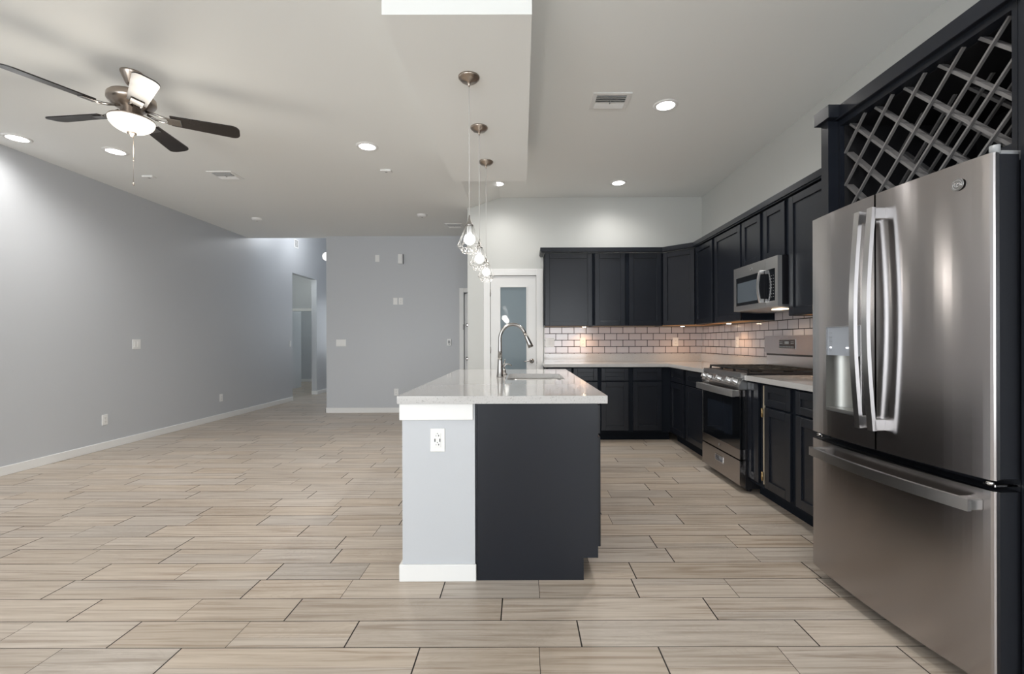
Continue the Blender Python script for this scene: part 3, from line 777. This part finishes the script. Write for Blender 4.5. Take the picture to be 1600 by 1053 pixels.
# ------------------------------------------------------------------ microwave
def microwave():
    t = thing('microwave', 'over-the-range stainless microwave hung under the short cabinet', 'microwave', (1.985, 4.347, 1.436), -PI / 2)
    W = .745; H = .412
    B(.002, W - .002, .035, .386, .030, H - .001).build('housing', M['blk'], t)
    # underside grille plate with the cooktop lamp
    MB().prism([(.012, .014), (.012, .030), (.386, .030), (.386, .002), (.20, .0)], 'x', .01, W - .01).build('bottom_plate', M['silver'], t)
    B(.47, .62, .10, .17, -.0005, .006).build('cooktop_lamp', pmat('cooktop_lamp_glow', (.9, .8, .7), .3, emis=((1., .75, .5), 1.6)), t)
    ds = .563; wz0, wz1 = .062, .317
    # door: steel frame + black glass
    m = MB(); m.box(0, .045, 0, .034, .016, H - .002); m.box(.045, ds, 0, .034, .016, wz0); m.box(.045, ds, 0, .034, wz1, H - .002)
    d = m.build('door', M['steelm'], t)
    B(.045, ds, .001, .034, wz0, wz1).build('door_glass', M['blackg'], d)
    B(.075, .43, -.0004, .001, wz0 + .028, wz1 - .05).build('door_window', M['window_mw'], d)
    badge(d, (.335, -.0005, .365), .014)
    pts = [(.536, -.030 - .020 * math.sin(PI * i / 16), wz0 - .004 + (wz1 - wz0 + .008) * i / 16) for i in range(17)]
    prof = [(-.011, -.006), (.011, -.006), (.011, .006), (-.011, .006)]
    m = MB().tube(pts, 1, prof=prof, up=(0, 1, 0), smooth=False); m.box(.527, .545, -.03, .0, wz0 - .004, wz0 + .026, .002); m.box(.527, .545, -.03, .0, wz1 - .026, wz1 + .004, .002)
    m.build('handle', M['steelm'], d)
    m = MB(); m.box(ds + .003, W, 0, .034, .016, wz0); m.box(ds + .003, W, 0, .034, wz1, H - .002); m.box(.707, W, 0, .034, wz0, wz1)
    c = m.build('control_frame', M['steelm'], t)
    k = B(ds + .003, .707, .001, .034, wz0, wz1).build('control_panel', M['blackg'], c)
    m = MB()
    for r in range(8):
        for q in range(3):
            if (r, q) in ((2, 1),): continue
            m.box(.622 + q * .028, .630 + q * .028, .0004, .0011, wz0 + .03 + r * .024, wz0 + .034 + r * .024)
    m.build('keypad_text', pmat('keypad_print', (.3, .3, .3), .5), k)
microwave()

# ------------------------------------------------------------------ refrigerator (slightly turned)
FRZ = math.atan2(-.865, .046)
def fridge():
    W = .866; z0, z1, zs0, zs1 = .055, 1.787, .692, .727
    t = thing('refrigerator', 'large stainless french-door refrigerator under the wine rack', 'refrigerator', (1.473, 2.36, 0), FRZ)
    B(.006, W - .006, .098, .80, .05, 1.765).build('body', M['fside'], t)
    m = MB()
    for x in (.05, W - .05): m.lathe([(.022, 0), (.022, .05)], (x, .16, 0), 12)
    m.box(.02, W - .02, .11, .13, .012, .05); m.build('base_grille', M['blk'], t)
    def bul(x): return -.030 * (1 - ((x - W / 2) / (W / 2)) ** 2)
    def skin(m, a, b, za, zb, yb=.012, ra=0., rb=0.):
        """curved plate; optional rounded outer corners at a (ra) or b (rb)"""
        n = max(2, int((b - a) / .03)); pts = []
        for i in range(n + 1):
            x = a + (b - a) * i / n; y = bul(x)
            if ra and x - a < ra: y += ra - math.sqrt(max(0, ra * ra - (ra - (x - a)) ** 2))
            if rb and b - x < rb: y += rb - math.sqrt(max(0, rb * rb - (rb - (b - x)) ** 2))
            pts.append((x, y))
        if ra: pts = [(a, bul(a) + ra), (a + ra * .3, bul(a) + ra * .29), (a + ra, bul(a + ra))] + [p for p in pts if p[0] > a + ra + 1e-3]
        if rb: pts = [p for p in pts if p[0] < b - rb - 1e-3] + [(b - rb, bul(b - rb)), (b - rb * .3, bul(b) + rb * .29), (b, bul(b) + rb)]
        pts += [(b, yb + .002), (a, yb + .002)]
        nfr = len(m.bm.faces)
        m.prism(pts, 'z', za, zb)
        m.bm.faces.ensure_lookup_table()
        return m
    def core(m, a, b, za, zb): return m.box(a + .004, b - .004, .0145, .092, za + .004, zb - .004, 0)
    cx0, cx1, cz0, cz1, cz2 = .130, .352, .853, 1.112, 1.244     # dispenser opening
    XS = .4325
    # far (left) door around the dispenser
    a, b = 0, XS - .0045
    m = MB(); skin(m, a, cx0, zs1, z1, ra=.010); skin(m, cx1, b, zs1, z1); skin(m, cx0, cx1, zs1, cz0); skin(m, cx0, cx1, cz2, z1)
    d1 = m.build('left_door', M['steel'], t)
    m = MB(); m.box(a + .003, cx0, .0145, .092, zs1 + .004, z1 - .004); m.box(cx1, b, .0145, .092, zs1 + .004, z1 - .004); m.box(cx0, cx1, .0145, .092, zs1 + .004, cz0); m.box(cx0, cx1, .0145, .092, cz2, z1 - .004)
    m.build('door_edge', M['fside'], d1, label='charcoal door edge')
    # dispenser
    m = MB(); yy = bul(.24)
    m.prism([(cx0, bul(cx0) + .002), (cx1, bul(cx1) + .002), (cx1, .05), (cx0, .05)], 'z', cz1, cz2)
    dp = m.build('dispenser_panel', M['panelgrey'], d1)
    m = MB(); bm = m.bm; n = 14; A = []; Bv = []
    for i in range(n + 1):
        th = PI * i / n; x = (cx0 + cx1) / 2 - (cx1 - cx0) / 2 * math.cos(th); y = -.02 + .098 * math.sin(th) ** .8
        A.append(bm.verts.new((x, y, cz0 + .012))); Bv.append(bm.verts.new((x, y, cz1)))
    for i in range(n): f = bm.faces.new((A[i], A[i + 1], Bv[i + 1], Bv[i])); f.smooth = True
    m.build('dispenser_cavity', M['cavity'], d1)
    m = MB(); pts = [(v.x, v.y) for v in []]
    pl = [((cx0 + cx1) / 2 - (cx1 - cx0) / 2 * math.cos(PI * i / n), -.022 + .098 * math.sin(PI * i / n) ** .8) for i in range(n + 1)]
    m.prism(pl, 'z', cz0, cz0 + .012); m.build('drip_tray', M['silver'], d1)
    m = MB(); e = .004
    for (p, q, r_, s_) in ((cx0 - e, cx0, cz0 - e, cz2 + e), (cx1, cx1 + e, cz0 - e, cz2 + e)): m.box(p, q, bul((p + q) / 2) - .003, 0, r_, s_)
    m.prism([(cx0, bul(cx0) - .003), (cx1, bul(cx1) - .003), (cx1, .0), (cx0, .0)], 'z', cz2, cz2 + e)
    m.prism([(cx0, bul(cx0) - .003), (cx1, bul(cx1) - .003), (cx1, .0), (cx0, .0)], 'z', cz0 - e, cz0)
    m.build('dispenser_rim', M['steelb'], d1)
    m = MB().lathe([(.010, 0), (.010, -.022), (.006, -.03)], (.262, .03, cz1), 14); m.box(.250, .274, .04, .06, cz1 - .10, cz1, .003); m.build('water_nozzle', M['blk'], d1)
    m = MB()
    for r_ in range(5): m.box(cx0 + .016, cx0 + .034, bul(cx0 + .02) - .0006, bul(cx0 + .02) + .004, cz1 + .025 + r_ * .02, cz1 + .027 + r_ * .02); m.box(cx1 - .034, cx1 - .016, bul(cx1 - .02) - .0006, bul(cx1) + .004, cz1 + .025 + r_ * .02, cz1 + .027 + r_ * .02)
    m.build('panel_marks', M['ribgrey'], dp)
    m = MB(); m.box(cx0 + .022, cx0 + .030, bul(.155) - .0012, 0, cz1 + .034, cz1 + .039); m.box(cx0 + .135, cx0 + .145, bul(.27) - .0012, 0, cz1 + .034, cz1 + .039)
    m.build('panel_lights', pmat('panel_led', (1, 1, 1), .3, emis=((1, 1, 1), 1.5)), dp)
    # near (right) door
    a, b = XS + .0045, W
    m = skin(MB(), a, b, zs1, z1, rb=.010); d2 = m.build('right_door', M['steel'], t)
    B(a, b - .003, .0145, .092, zs1 + .004, z1 - .004).build('door_edge', M['fside'], d2, label='charcoal door edge')
    B(b - .004, b + .0005, .008, .020, zs1 + .002, z1 - .002).build('edge_strip', M['chrome'], d2)
    B(XS - .0045, XS - .0030, -.020, .012, zs1 + .002, z1 - .002).build('meeting_strip', M['chrome'], d1)
    bx = .765; badge(d2, (bx, bul(bx) - .002, 1.715), .021)
    # freezer drawer
    m = skin(MB(), 0, W, z0, zs0, ra=.010, rb=.010); d3 = m.build('freezer_drawer', M['steel'], t)
    B(.003, W - .003, .0145, .092, z0 + .004, zs0 - .004).build('drawer_edge', M['fside'], d3, label='charcoal drawer edge')
    B(W - .004, W + .0005, .008, .020, z0 + .002, zs0 - .002).build('edge_strip', M['chrome'], d3)
    # handles
    prof = [(-.008, -.014), (.008, -.014), (.008, .014), (-.008, .014)]
    for (hx, dd, lab) in ((XS - .034, d1, 'left'), (XS + .034, d2, 'right')):
        pts = [(hx, bul(hx) - .044 - .026 * math.sin(PI * i / 24), .815 + .905 * i / 24) for i in range(25)]
        m = MB().tube(pts, 1, prof=[(-b_, a_) for a_, b_ in prof], up=(0, 1, 0), smooth=False)
        for zz in (.815, 1.672): m.box(hx - .014, hx + .014, bul(hx) - .046, bul(hx) + .004, zz, zz + .048, .003)
        m.build('door_handle', M['steelb'], dd)
    pts = [(.07 + (W - .10) * i / 24, bul(.07 + (W - .10) * i / 24) - .048 - .006 * math.sin(PI * i / 24), .640) for i in range(25)]
    m = MB().tube(pts, 1, prof=[(-.008, -.020), (.008, -.020), (.008, .020), (-.008, .020)], smooth=False)
    for xx in (.07, W - .075): m.box(xx, xx + .045, bul(xx) - .046, bul(xx) + .006, .622, .658, .003)
    m.build('drawer_handle', M['steelb'], d3)
    # hinges
    m = MB(); m.box(W - .075, W - .012, .03, .16, 1.768, 1.800, .004); m.lathe([(.014, 0), (.014, .028)], (W - .022, .030, 1.788), 14); m.build('top_hinge', M['plasticg'], t)
    m = MB(); m.box(.012, .075, .03, .16, 1.768, 1.800, .004); m.build('top_hinge', M['plasticg'], t)
    for x in (W - .03, .03): m = MB(); m.lathe([(.010, -.006), (.012, .004), (.010, .010)], (x, .02, (zs0 + zs1) / 2), 14); m.box(x - .02, x + .02, .015, .11, zs0 + .010, zs0 + .020, .002); m.build('middle_hinge', M['chrome'], t)
fridge()

# ------------------------------------------------------------------ wine rack cabinet with tall side panels
def wine_rack():
    ya, yb = 1.563, 2.403; xf = 1.651; zb, zt = 1.843, 2.292
    t = thing('wine_rack', 'dark wine rack cabinet with diagonal lattice above the refrigerator', 'wine rack', (xf, ya, zb))
    m = MB()
    m.box(xf, XR - .003, ya - .018, ya, zb - .035, zt + .03); m.box(xf, XR - .003, yb, yb + .018, zb - .035, zt + .03)
    m.box(xf, XR - .003, ya, yb, zt, zt + .03); m.box(xf, XR - .003, ya, yb, zb - .035, zb); m.box(XR - .02, XR - .003, ya, yb, zb, zt)
    m.build('body', M['cab'], t, world=True)
    m = MB(); m.box(xf + .02, XR - .021, ya, ya + .0015, zb, zt); m.box(xf + .02, XR - .021, yb - .0015, yb, zb, zt); m.box(XR - .022, XR - .0205, ya, yb, zb, zt); m.box(xf + .05, XR - .022, ya, yb, zt - .0015, zt); m.box(xf + .05, XR - .022, ya, yb, zb, zb + .0015)
    m.build('lining', M['cabin'], t, world=True)
    def lat(x, up, th, wd, nm, mat):
        P = .168; m = MB(); z_ref = 2.150
        for k in range(-9, 10):
            # line z = z0 + s*(y - ya); clip to the opening
            s = 1 if up else -1; zz = z_ref + k * P
            pts = []
            y1, y2 = ya, yb
            def zf(y): return zz + s * (y - ya)
            lo, hi = ya, yb
            # clip z to [zb, zt]
            e0, e1 = sorted((ya + s * (zb - zz), ya + s * (zt - zz)))
            lo = max(lo, e0); hi = min(hi, e1)
            if hi - lo < .02: continue
            hw = wd / 2 * .7071
            q = [(lo - hw, zf(lo) + s * hw), (lo + hw, zf(lo) - s * hw), (hi + hw, zf(hi) - s * hw), (hi - hw, zf(hi) + s * hw)]
            q = [(min(max(y, ya), yb), min(max(z, zb), zt)) for y, z in q]
            m.prism(q, 'x', x, x + th)
        return m.build(nm, mat, t, world=True)
    lat(xf + .018, False, .012, .011, 'front_lattice', M['lattice'])
    lat(xf + .0305, True, .034, .015, 'front_lattice', M['lattice'])
    lat(xf + .30, False, .012, .013, 'rear_lattice', M['lattice'])
    lat(xf + .3125, True, .03, .015, 'rear_lattice', M['lattice'])
    m = MB(); m.box(xf - .001, xf + .019, yb - .020, yb + .018, zb - .02, zt + .03)
    # tall end panels, front edges proud of the rack
    for (p, q, lab) in ((2.4215, 2.478, 'tall dark end panel on the far side of the refrigerator'), (1.400, 1.488, 'tall dark end panel on the near side of the refrigerator, at the picture edge')):
        tt = thing('end_panel', lab, 'cabinet panel', (1.60, p, 0))
        B(1.60, XR - .003, p, q, 0, 2.325).build('panel', M['cab'], tt, world=True)
    m.bm.free()
    xc = 1.628
    m = MB(); m.box(xc, xc + .06, 1.545, 2.42, 2.322, 2.388, .002)
    m.box(xc + .012, xc + .06, 1.545, 2.42, 2.3225, 2.3235)
    for (p, q) in ((2.380, 2.500), (1.375, 1.510)):
        m.box(1.575, XR - .004, p, q, 2.3255, 2.392, .002)
    m.box(xc, xc + .06, 1.51, 1.545, 2.3255, 2.388)
    tag(m.build('crown_moulding', M['cab']), 'higher dark crown moulding over the wine rack and its end panels', 'moulding')
wine_rack()
B(1.64, 1.66, 1.489, 1.545, 0, 2.3).build('filler', M['cab'], None)
f_ = bpy.data.objects['filler']; bpy.data.objects.remove(f_)
tag(B(1.652, 1.67, 1.489, 1.5445, 1.81, 2.320).build('filler_strip', M['cab']), 'narrow dark filler strip between the wine rack and the near end panel', 'cabinet panel')

# ------------------------------------------------------------------ ceiling fixtures
def recessed(label, x, y, z, lit=True, power=42.):
    t = thing('recessed_light', label, 'ceiling light', (x, y, z))
    MB().lathe([(.070, -.002), (.072, -.008), (.094, -.006), (.098, 0)], seg=36, caps=False).build('trim_ring', M['plastic'], t)
    MB().lathe([(.001, -.004), (.071, -.004), (.071, -.0005), (.001, -.0005)], seg=36).build('lens', M['can'], t)
    spot_light('recessed_lamp', (x, y, z - .02), power, (1., .97, .93), 160, 1., .07)
    return t
recessed('lit recessed ceiling light at the far left, closest to the left wall', -4.34, 4.0, ZL, power=14.)
recessed('lit recessed ceiling light just beneath the fan blades, right of the corner one', -3.74, 4.28, ZL)
recessed('lit recessed ceiling light alone in the living-room ceiling left of the pendants', -1.39, 4.19, ZL)
recessed('brightest recessed kitchen light, right of the ceiling vent', 1.16, 3.73, ZK, power=42)
recessed('lit recessed kitchen light at the back, above the dark wall cabinets', 1.16, 5.55, ZK, power=24)
recessed('lit recessed kitchen light at the back, beyond the end of the soffit', -.287, 5.57, ZK, power=22)

for (x, y, z, p) in ((-3.78, .9, ZL, 11), (-1.39, .9, ZL, 11), (1.16, 1.5, ZK, 18), (-1.39, -1.8, ZL, 11), (-3.78, -1.8, ZL, 11), (1.16, -1.2, ZK, 16)):  # extra out-of-view ceiling lights, added to brighten the room
    recessed('added unseen fill light recessed in the ceiling, %s row' % {-3.78: 'left wall', -1.39: 'middle', 1.16: 'kitchen'}[x] + (' front' if y > 0 else ' rear'), x, y, z, power=p)
def vent(label, x, y, z, wx=.30, wy=.25):
    t = thing('ceiling_vent', label, 'air vent', (x, y, z))
    m = MB(); f = .035; hx, hy = wx / 2, wy / 2
    m.box(-hx, hx, -hy, -hy + f, -.008, 0, .002); m.box(-hx, hx, hy - f, hy, -.008, 0, .002); m.box(-hx, -hx + f, -hy + f, hy - f, -.008, 0, .002); m.box(hx - f, hx, -hy + f, hy - f, -.008, 0, .002)
    m.build('frame', M['plastic'], t)
    B(-hx + f, hx - f, -hy + f, hy - f, -.0015, -.0005).build('duct_opening', M['plasticd'], t)
    n = 7; d = (wy - 2 * f) / n
    for i in range(n):
        yy = -hy + f + d * (i + .5); s = 1 if i < n / 2 else -1
        m = MB().box(-hx + f, hx - f, -d * .52, d * .52, -.0008, .0008); m.bm.transform(Matrix.Translation((0, yy, -.008)) @ Matrix.Rotation(s * R(45), 4, 'X'))
        m.build('louvre', M['plastic'], t)
    B(-.004, .004, -.02, .02, -.016, -.008).build('damper_lever', M['plasticg'], t)
    return t
vent('square white ceiling vent in the kitchen, left of the brightest light', .70, 3.66, ZK)
vent('white ceiling vent in the living room, right of the fan', -3.12, 4.90, ZL, .26, .24)
vent('ceiling vent at the far end of the living room, behind the nearest pendant', -1.02, 7.05, ZL, .26, .24)
def disc(label, x, y, z, name='smoke_detector', cat='smoke detector'):
    t = thing(name, label, cat, (x, y, z))
    MB().lathe([(.068, 0), (.068, -.010), (.06, -.026), (.035, -.034), (.001, -.036)], seg=32, caps=False).build('housing', M['plastic'], t)
    MB().lathe([(.012, -.036), (.010, -.039), (.001, -.039)], seg=16, caps=False).build('test_button', M['plasticg'], t)
disc('round white smoke detector above the hall opening', -3.77, 6.62, ZL)
disc('round white smoke detector near the far wall, left of the pendants', -1.38, 6.45, ZL)
def sensor(label, x, y):
    t = thing('ceiling_sensor', label, 'sensor', (x, y, ZL))
    B(-.055, .055, -.035, .035, -.018, 0, bev=.004).build('housing', M['plastic'], t); B(-.01, .01, -.01, .01, -.020, -.018).build('indicator', M['plasticg'], t)
sensor('flat white ceiling sensor between the fan chain and the left vent', -3.95, 4.93)
sensor('flat white ceiling sensor behind the lone living-room recessed light', -1.39, 4.78)

# ceiling fan
def fan():
    cx, cy = -2.546, 3.037
    t = thing('ceiling_fan', 'five-blade ceiling fan with nickel motor and glowing frosted bowl light', 'ceiling fan', (cx, cy, 2.945))
    z = lambda a: a - 2.945
    MB().lathe([(.062, z(2.945)), (.062, z(2.937)), (.056, z(2.925)), (.032, z(2.868)), (.026, z(2.862))], seg=36).build('canopy', M['bronze'], t)
    MB().lathe([(.014, z(2.87)), (.014, z(2.80))], seg=16).build('downrod', M['bronze'], t)
    MB().lathe([(.03, z(2.815)), (.07, z(2.810)), (.115, z(2.798)), (.129, z(2.782)), (.131, z(2.760)), (.131, z(2.752)), (.122, z(2.738)), (.095, z(2.716)), (.062, z(2.702)), (.058, z(2.668)), (.04, z(2.662))], seg=48).build('motor_housing', M['bronze'], t)
    MB().lathe([(.04, z(2.668)), (.060, z(2.660)), (.065, z(2.645)), (.124, z(2.640)), (.127, z(2.632)), (.04, z(2.630))], seg=48).build('light_fitter', M['bronze'], t)
    prof = [(.124, z(2.634))] + [(.124 * math.cos(i * PI / 2 / 10), z(2.632) - .080 * math.sin(i * PI / 2 / 10)) for i in range(10)] + [(.012, z(2.552))]
    MB().lathe(prof, seg=48).build('glass_bowl', M['bowl'], t)
    MB().lathe([(.028, z(2.557)), (.026, z(2.545)), (.012, z(2.538)), (.008, z(2.528)), (.001, z(2.525))], seg=24).build('finial', M['bronze'], t)
    m = MB(); m.tube([(.01, 0, z(2.53)), (.01, 0, z(2.215))], .0012, 6); m.lathe([(.004, 0), (.005, -.012), (.002, -.02)], (.01, 0, z(2.225)), 10); m.lathe([(.003, 0), (.003, -.008)], (.01, 0, z(2.37)), 8)
    m.build('pull_chain', M['bronze'], t)
    for k in range(5):
        a = R(-115.7 + 72 * k)
        # iron
        m = MB()
        m.tube([(.075, -.015, .028), (.12, -.030, .012), (.165, -.028, .002), (.20, -.02, .0)], .006, 8, radii=[.008, .007, .006, .006])
        m.tube([(.075, .015, .028), (.12, .030, .012), (.165, .028, .002), (.20, .02, .0)], .006, 8, radii=[.008, .007, .006, .006])
        m.box(.185, .265, -.035, .035, -.006, 0.0, .003)
        rot = Matrix.Translation((0, 0, z(2.672))) @ Matrix.Rotation(a, 4, 'Z') @ Matrix.Rotation(R(-13), 4, 'X')
        m.bm.transform(rot); m.build('blade_iron', M['nickel'], t)
        m = MB(); pts = []
        r0, r1 = .205, .605; w0, w1 = .050, .066
        out = [(r0, -w0), (r1 - .045, -w1)]
        for i in range(7):
            th = -PI / 2 + i * PI / 12; out.append((r1 - .045 + .045 * math.cos(th), -w1 + .045 + .045 * math.sin(th)))
        for i in range(7):
            th = i * PI / 12; out.append((r1 - .045 + .045 * math.cos(th), w1 - .045 + .045 * math.sin(th)))
        out += [(r0, w0)]
        m.prism(out, 'z', .001, .008); m.bm.transform(rot); m.build('blade', M['blade'], t)
    point_light('fan_lamp', (cx, cy, 2.46), 4, (1., .93, .82), .12)
fan()

# pendants
def pendant():
    t = thing('pendant_light', '', 'pendant light', (-.305, 2.72, 2.73), 0, 'cage pendants over the island')
    z = lambda a: a - 2.73
    MB().lathe([(.062, z(2.73)), (.062, z(2.722)), (.056, z(2.716)), (.050, z(2.712)), (.046, z(2.706)), (.012, z(2.700)), (.006, z(2.682)), (.004, z(2.672))], seg=36).build('canopy', M['bronze'], t)
    MB().tube([(0, 0, z(2.68)), (0, 0, z(1.912))], .0022, 8).build('cord', M['cord'], t)
    MB().lathe([(.004, z(1.920)), (.006, z(1.905)), (.011, z(1.885)), (.021, z(1.866)), (.023, z(1.858)), (.018, z(1.856))], seg=24).build('socket_cap', M['nickel'], t)
    MB().lathe([(.015, z(1.856)), (.015, z(1.816))], seg=20).build('socket', M['plastic'], t)
    m = MB(); n = 8; rw = .0017
    top = [Vector((.021 * math.cos(2 * PI * i / n), .021 * math.sin(2 * PI * i / n), z(1.858))) for i in range(n)]
    wide = [Vector((.070 * math.cos(2 * PI * i / n), .070 * math.sin(2 * PI * i / n), z(1.743))) for i in range(n)]
    low = [Vector((.042 * math.cos(2 * PI * (i + .5) / n), .042 * math.sin(2 * PI * (i + .5) / n), z(1.702))) for i in range(n)]
    for i in range(n):
        j = (i + 1) % n
        for p, q in ((top[i], wide[i]), (wide[i], wide[j]), (wide[i], low[i]), (wide[j], low[i]), (low[i], low[j])): m.tube([p, q], rw, 6)
    m.build('wire_cage', M['wire'], t)
    MB().sphere((0, 0, z(1.780)), .033).build('bulb', M['bulb'], t)
    return t
p0 = pendant()
labs = ['nearest caged pendant light over the island, the largest and highest in the picture', 'middle one of the three caged pendants over the island', 'farthest caged pendant over the island, in front of the pantry door casing']
for i, y in enumerate((2.72, 3.36, 4.0)):
    p = p0 if i == 0 else copy_tree(p0)
    p.location = (-.305, y, 2.73); p['label'] = labs[i]
    point_light('pendant_lamp', (-.305, y, 1.60), 1.0, (1., .95, .88), .05)

# puck lights under the wall cabinets
def puck(label, x, y, rz=0):
    t = thing('puck_light', label, 'under-cabinet light', (x, y, ZU0 + .006))
    MB().lathe([(.032, 0), (.032, -.010), (.026, -.013)], seg=24).build('housing', M['silver'], t)
    MB().lathe([(.024, -.0132), (.020, -.016), (.001, -.017)], seg=24, caps=False).build('lens', M['puck'], t)
    spot_light('puck_lamp', (x, y, ZU0 - .035), 2.0, (1., .55, .27), 150, 1., .02)
puck('small lit puck light under the leftmost wall cabinet', .80, YK - .16)
puck('small lit puck light under the angled corner cabinet', 2.02, YK - .28)
puck('small lit puck light under the tall cabinet left of the microwave', XR - .17, 4.95)
puck('small lit puck light under the tall cabinet beside the refrigerator', XR - .15, 3.30)
spot_light('cooktop_glow', (2.16, 3.93, 1.42), 1.6, (1., .75, .5), 140, 1., .03)

# hall fixtures
t = thing('wall_sconce', 'white dome lamp on the hall wall, half hidden by the corner', 'wall lamp', (-3.263, 7.99, 2.65))
MB().lathe([(.07, 0), (.07, -.02), (.05, -.03)], seg=24, axis='x').build('base', M['nickel'], t)
MB().lathe([(.062, -.03), (.075, -.06), (.07, -.11), (.045, -.145), (.001, -.155)], seg=24, axis='x', caps=False).build('shade', pmat('sconce_glass', (.8, .8, .78), .3, emis=((1, .97, .92), .8)), t)
point_light('hall_lamp', (-3.95, 9.3, 3.3), 9, (.95, .97, 1.), .12)
t = thing('wall_vent', 'small return air grille high on the left hall wall', 'air vent', (XL, 9.52, 3.195), PI / 2)
B(-.09, .09, -.008, 0, -.085, .085, bev=.002).build('frame', M['plastic'], t)
m = MB()
for k in range(5): m.box(-.065, .065, -.010, -.008, -.06 + k * .028, -.047 + k * .028)
m.build('grille', M['plasticd'], t)
point_light('side_room_fill', (-5.3, 12.9, 2.6), 7, (.93, 1., .95), .1)  # unseen point light without a fixture, added to brighten the side room
point_light('side_room_fill', (-5.3, 10.1, 2.5), 5, (.95, 1., .95), .1)  # second added light, lifts the side-room wall above the header trim
point_light('pantry_fill', (.9, 6.8, 2.5), 4, (.95, .97, 1.), .1)  # unseen point light without a fixture, added behind the frosted glass
